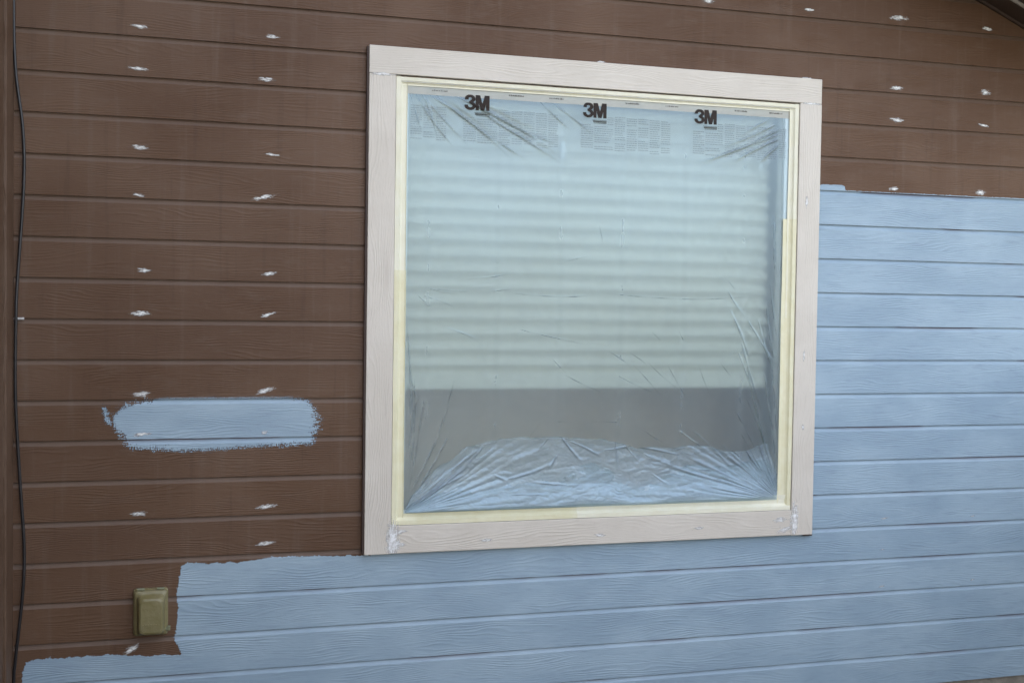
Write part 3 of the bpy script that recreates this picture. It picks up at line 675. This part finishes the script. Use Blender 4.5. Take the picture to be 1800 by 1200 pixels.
def logo(x, z, w, h, seed):
    s = w/70
    pts, faces = inside_fn_mesh(lambda a, b: glyph_test((a-x)/w*1.65, (b-z)/h), x, x+w, z, z+h, s)
    o = on_film(pts, faces, 'printed_logo', M['ink'], 0.0016)
    # small line of capitals and its bar beneath, running to the right edge
    pts = []; faces = []; rr = random.Random(seed)
    def rect(a, b, c, d):
        n = len(pts); pts.extend([(a, b), (c, b), (c, d), (a, d)]); faces.append((n, n+1, n+2, n+3))
    bx0, bx1, bz = x+w*0.40, x+w, z-0.017
    rect(bx0, bz+0.0085, bx1, bz+0.0098); rect(bx0+.006, bz-0.002, bx1, bz-0.0006); rect(bx1-.0016, bz-0.0006, bx1, bz+.0085)
    q = bx0+.003
    while q < bx1-.004:
        ww = rr.uniform(.0013, .0024); rect(q, bz+.0014, q+ww, bz+.0068); q += ww+.0009
    on_film(pts, faces, 'printed_caption', M['ink'], 0.0014)
for i, (x, z) in enumerate(((0.325, 2.4325), (0.752, 2.4325), (1.178, 2.4350))):
    logo(x, z, 0.088, 0.052, i+11)
def fine_print(x0, x1, z0, z1, seed, mat='ink2', lead=0.0078, fill=0.34):
    rr = random.Random(seed); pts = []; faces = []; z = z1
    while z > z0:
        if True:
            x = x0; end = x1 - (rr.uniform(0, .3)*(x1-x0) if rr.random() < .25 else 0)
            while x < end:
                w = min(rr.uniform(0.003, 0.011), end-x); n = len(pts); hh = lead*fill
                pts += [(x, z-hh), (x+w, z-hh), (x+w, z), (x, z)]; faces.append((n, n+1, n+2, n+3)); x += w+rr.uniform(0.0010, 0.0020)
        z -= lead*(1 if rr.random() > .07 else 2)
    return on_film(pts, faces, 'printed_text', M[mat], 0.0013)
sd0 = 100
def block(x0, tail=1.0):
    """a block of six columns of small print: two short ones under the logo, four longer"""
    global sd0
    cols = [(0.000, 0.044, 2.327, 2.408), (0.049, 0.118, 2.325, 2.404), (0.126, 0.165, 2.322, 2.440), (0.171, 0.209, 2.320, 2.437), (0.215, 0.253, 2.322, 2.438), (0.259, 0.297, 2.318, 2.436), (0.303, 0.338, 2.324, 2.434)]
    for (a, b, c, d) in cols:
        xa, xb = x0+a, x0+b
        if xb > 1.555 or xa < 0.136: continue
        fine_print(xa, xb, c, d, sd0); sd0 += 1
block(0.322); block(0.746); block(1.173)
for (a, b, c, d) in ((0.140, 0.178, 2.322, 2.438), (0.184, 0.222, 2.330, 2.437), (0.228, 0.262, 2.326, 2.436), (1.520, 1.550, 2.33, 2.434)): fine_print(a, b, c, d, sd0); sd0 += 1
for (a, b, c, d) in ((0.417, 0.440, 2.412, 2.436), (0.844, 0.866, 2.412, 2.437), (1.270, 1.292, 2.412, 2.438)): fine_print(a, b, c, d, sd0); sd0 += 1
for x in (0.212, 0.482, 0.628, 0.912, 1.064, 1.338, 1.478):
    rr = random.Random(int(x*999)); pts = []; faces = []; q = x
    while q < x+0.052:
        w = rr.uniform(0.0016, 0.0034); h0 = rr.choice((0, 0, 0.0015)); h1 = rr.choice((0.0045, 0.0062, 0.0045)); n = len(pts)
        z_ = 2.4875; pts += [(q, z_), (q+w*.4, z_), (q+w*.4, z_+h1), (q, z_+h1), (q+w*.4, z_+.0016), (q+w, z_+.0016), (q+w, z_+h1*.7), (q+w*.4, z_+h1*.7)]; faces += [(n, n+1, n+2, n+3), (n+4, n+5, n+6, n+7)]
        q += w+rr.choice((0.0009, 0.0009, 0.0026))
    on_film(pts, faces, 'printed_text', M['ink'], 0.0013)

# ------------------------------------------------------------------ masking tape
def tape_strip(a, b, side, mat, label, w_in, w_out=0.0, seed=1, lift=0.0):
    """strip of tape running over lip, step and frame. a,b = extent along the side; w_in = how far it reaches in from the trim's edge"""
    # cross-section (distance in from the trim edge, y)
    outer = 0.0008 + w_out
    P_ = [(outer, -0.0150), (0.008, -0.0152), (LIP-0.0005, -0.0150), (LIP+0.0035, -0.0085), (LIP+0.009, -0.0052), (LIP+0.022, -0.0050)]
    P_ = [p for p in P_ if p[0] < w_in] + [(w_in, -0.0076)]
    L = b-a; n = max(8, int(L/0.006)); V = []; F = []; rr = random.Random(seed)
    K = len(P_)
    for i in range(n+1):
        s = a + L*i/n
        for j, (d, y) in enumerate(P_):
            wob = noise.noise(Vector((s*9, seed*3.1, d*60)))*0.0012 + noise.noise(Vector((s*60, seed*5.1, d*90)))*0.0007
            dd = d + (noise.noise(Vector((s*4, seed*1.7, 0)))*0.0016 if j == K-1 else (noise.noise(Vector((s*7, seed*2.7, 0)))*0.0010 if j == 0 else 0))
            yy = y - lift - abs(wob)*0.9
            if side == 'top': V.append((s, yy, IZ1-0.0022-dd))
            elif side == 'bottom': V.append((s, yy, IZ0+0.0006+dd))
            elif side == 'left': V.append((IX0+0.0012+dd, yy, s))
            else: V.append((IX1-0.0012-dd, yy, s))
    for i in range(n):
        for j in range(K-1): F.append((i*K+j, (i+1)*K+j, (i+1)*K+j+1, i*K+j+1))
    o = mesh_obj('masking_tape', V, F, mat, None, False)
    m = o.modifiers.new('thickness', 'SOLIDIFY'); m.thickness = 0.0004; m.offset = 0
    tag(o, label, 'masking tape', 'strips of masking tape round the window frame'); return o
tape_strip(IX0+0.003, IX1-0.003, 'top', M['tape'], 'pale yellow tape strip running under the top trim board', 0.030, 0.002, 1)
tape_strip(1.664, IZ1-0.004, 'left', M['tape'], 'long pale tape strip along the upper left side of the window frame', 0.040, 0, 2, 0.0005)
tape_strip(IZ0+0.003, 1.884, 'left', M['tape_y'], 'yellower tape strip along the lower left side of the window frame', 0.0425, 0, 3, 0.0013)
tape_strip(1.74, IZ1-0.004, 'right', M['tape'], 'narrow pale tape strip along the upper right side of the window frame', 0.0350, 0, 4, 0.0006)
tape_strip(IZ0+0.003, 2.105, 'right', M['tape_y'], 'wide yellowish tape strip along the lower right side of the window frame', 0.0525, 0, 5, 0.0015)
tape_strip(IX0+0.003, 0.80, 'bottom', M['tape_y'], 'tape strip along the left half of the bottom window frame', 0.0385, 0, 6, 0.0019)
tape_strip(0.7515, IX1-0.003, 'bottom', M['tape'], 'taller overlapping tape strip along the right half of the bottom window frame', 0.0560, 0, 7, 0.0028)

# ------------------------------------------------------------------ cable with clip, outlet cover
cb = [(-1.092,2.95),(-1.092,2.68),(-1.0869,2.4709),(-1.0657,2.2824),(-1.0638,2.1093),(-1.0812,1.8133),(-1.0842,1.7086),(-1.0855,1.4639),(-1.0721,1.2002),(-1.0604,1.0056),(-1.0635,0.8641),(-1.0844,0.6524),(-1.0892,0.58),(-1.09,0.3),(-1.07,0.06)]
o = tube('cable', [(x, -0.013 - 0.004*math.sin(i*1.3), z) for i, (x, z) in enumerate(cb)], 0.0048, M['cable']); tag(o, 'thin black cable hanging down the left corner of the brown wall', 'cable')
cl = empty('cable_clip', (-1.083, 0, 1.709), 'small metal clip pinning the black cable to the siding', 'clip')
mb = MB(); mb.cyl((-1.0855, -0.0125, 1.7055), (-1.0855, -0.0125, 1.7125), 0.0066, 16); mb.box(-1.081, -1.062, -0.0055, -0.0015, 1.7055, 1.7125); bevel_obj(mb.build('strap', M['metal'], cl), .0006)
MB().cyl((-1.068, -0.0055, 1.709), (-1.068, -0.0095, 1.709), 0.0036, 12).build('nail_head', M['metal'], cl)

oc = empty('outlet_cover', (-0.685, 0, 0.71), 'olive weatherproof outlet cover mounted low on the brown boards', 'outlet cover')
def rrect(cx, cz, w, h, r, y, seg=5):
    pts = []
    for (sx, sz, a0) in ((1,1,0),(-1,1,90),(-1,-1,180),(1,-1,270)):
        for i in range(seg+1):
            a = R(a0+90*i/seg); pts.append((cx+sx*(w/2-r)+r*math.cos(a), y, cz+sz*(h/2-r)+r*math.sin(a)))
    return pts
def loft(name, loops, mat, parent, smooth=False, cap=True):
    V = []; F = []; n = len(loops[0])
    for l in loops: V += l
    for i in range(len(loops)-1):
        for k in range(n):
            j = (k+1) % n; F.append((i*n+k, (i+1)*n+k, (i+1)*n+j, i*n+j))
    if cap: F.append(tuple((len(loops)-1)*n+k for k in range(n)))
    o = mesh_obj(name, V, F, mat, parent, smooth); return o
ocx, ocz = -0.6845, 0.779
loft('base_plate', [rrect(ocx, ocz, .106, .150, .010, .006), rrect(ocx, ocz, .106, .150, .010, -.012), rrect(ocx, ocz, .102, .146, .010, -.015)], M['cover'], oc)
ld = loft('lid', [rrect(ocx, ocz-.001, .100, .143, .010, -.0152), rrect(ocx, ocz-.001, .100, .143, .010, -.021), rrect(ocx, ocz-.002, .095, .138, .011, -.0235), rrect(ocx+.001, ocz-.004, .086, .128, .014, -.027),
           rrect(ocx+.001, ocz-.006, .077, .118, .015, -.044), rrect(ocx+.001, ocz-.006, .071, .112, .015, -.0500), rrect(ocx+.001, ocz-.006, .058, .098, .014, -.0530)], M['cover'], oc)
bevel_obj(ld, .0015)
for dx in (-.03, .03):
    MB().cyl((ocx+dx-.011, -.018, ocz+.0745), (ocx+dx+.011, -.018, ocz+.0745), .0045, 14).build('hinge', M['cover_edge'], oc)
mb = MB(); mb.box(ocx+.0505, ocx+.0600, -.026, -.010, ocz-.060, ocz-.046); mb.box(ocx+.044, ocx+.0505, -.0265, -.0237, ocz-.058, ocz-.048); bevel_obj(mb.build('latch', M['cover_edge'], oc), .0015)
mb = MB()
for k in range(7): mb.box(ocx-.024+k*.008, ocx-.0215+k*.008, -.0548, -.0500, ocz-.050, ocz-.030)
mb.build('ribs', M['cover'], oc)
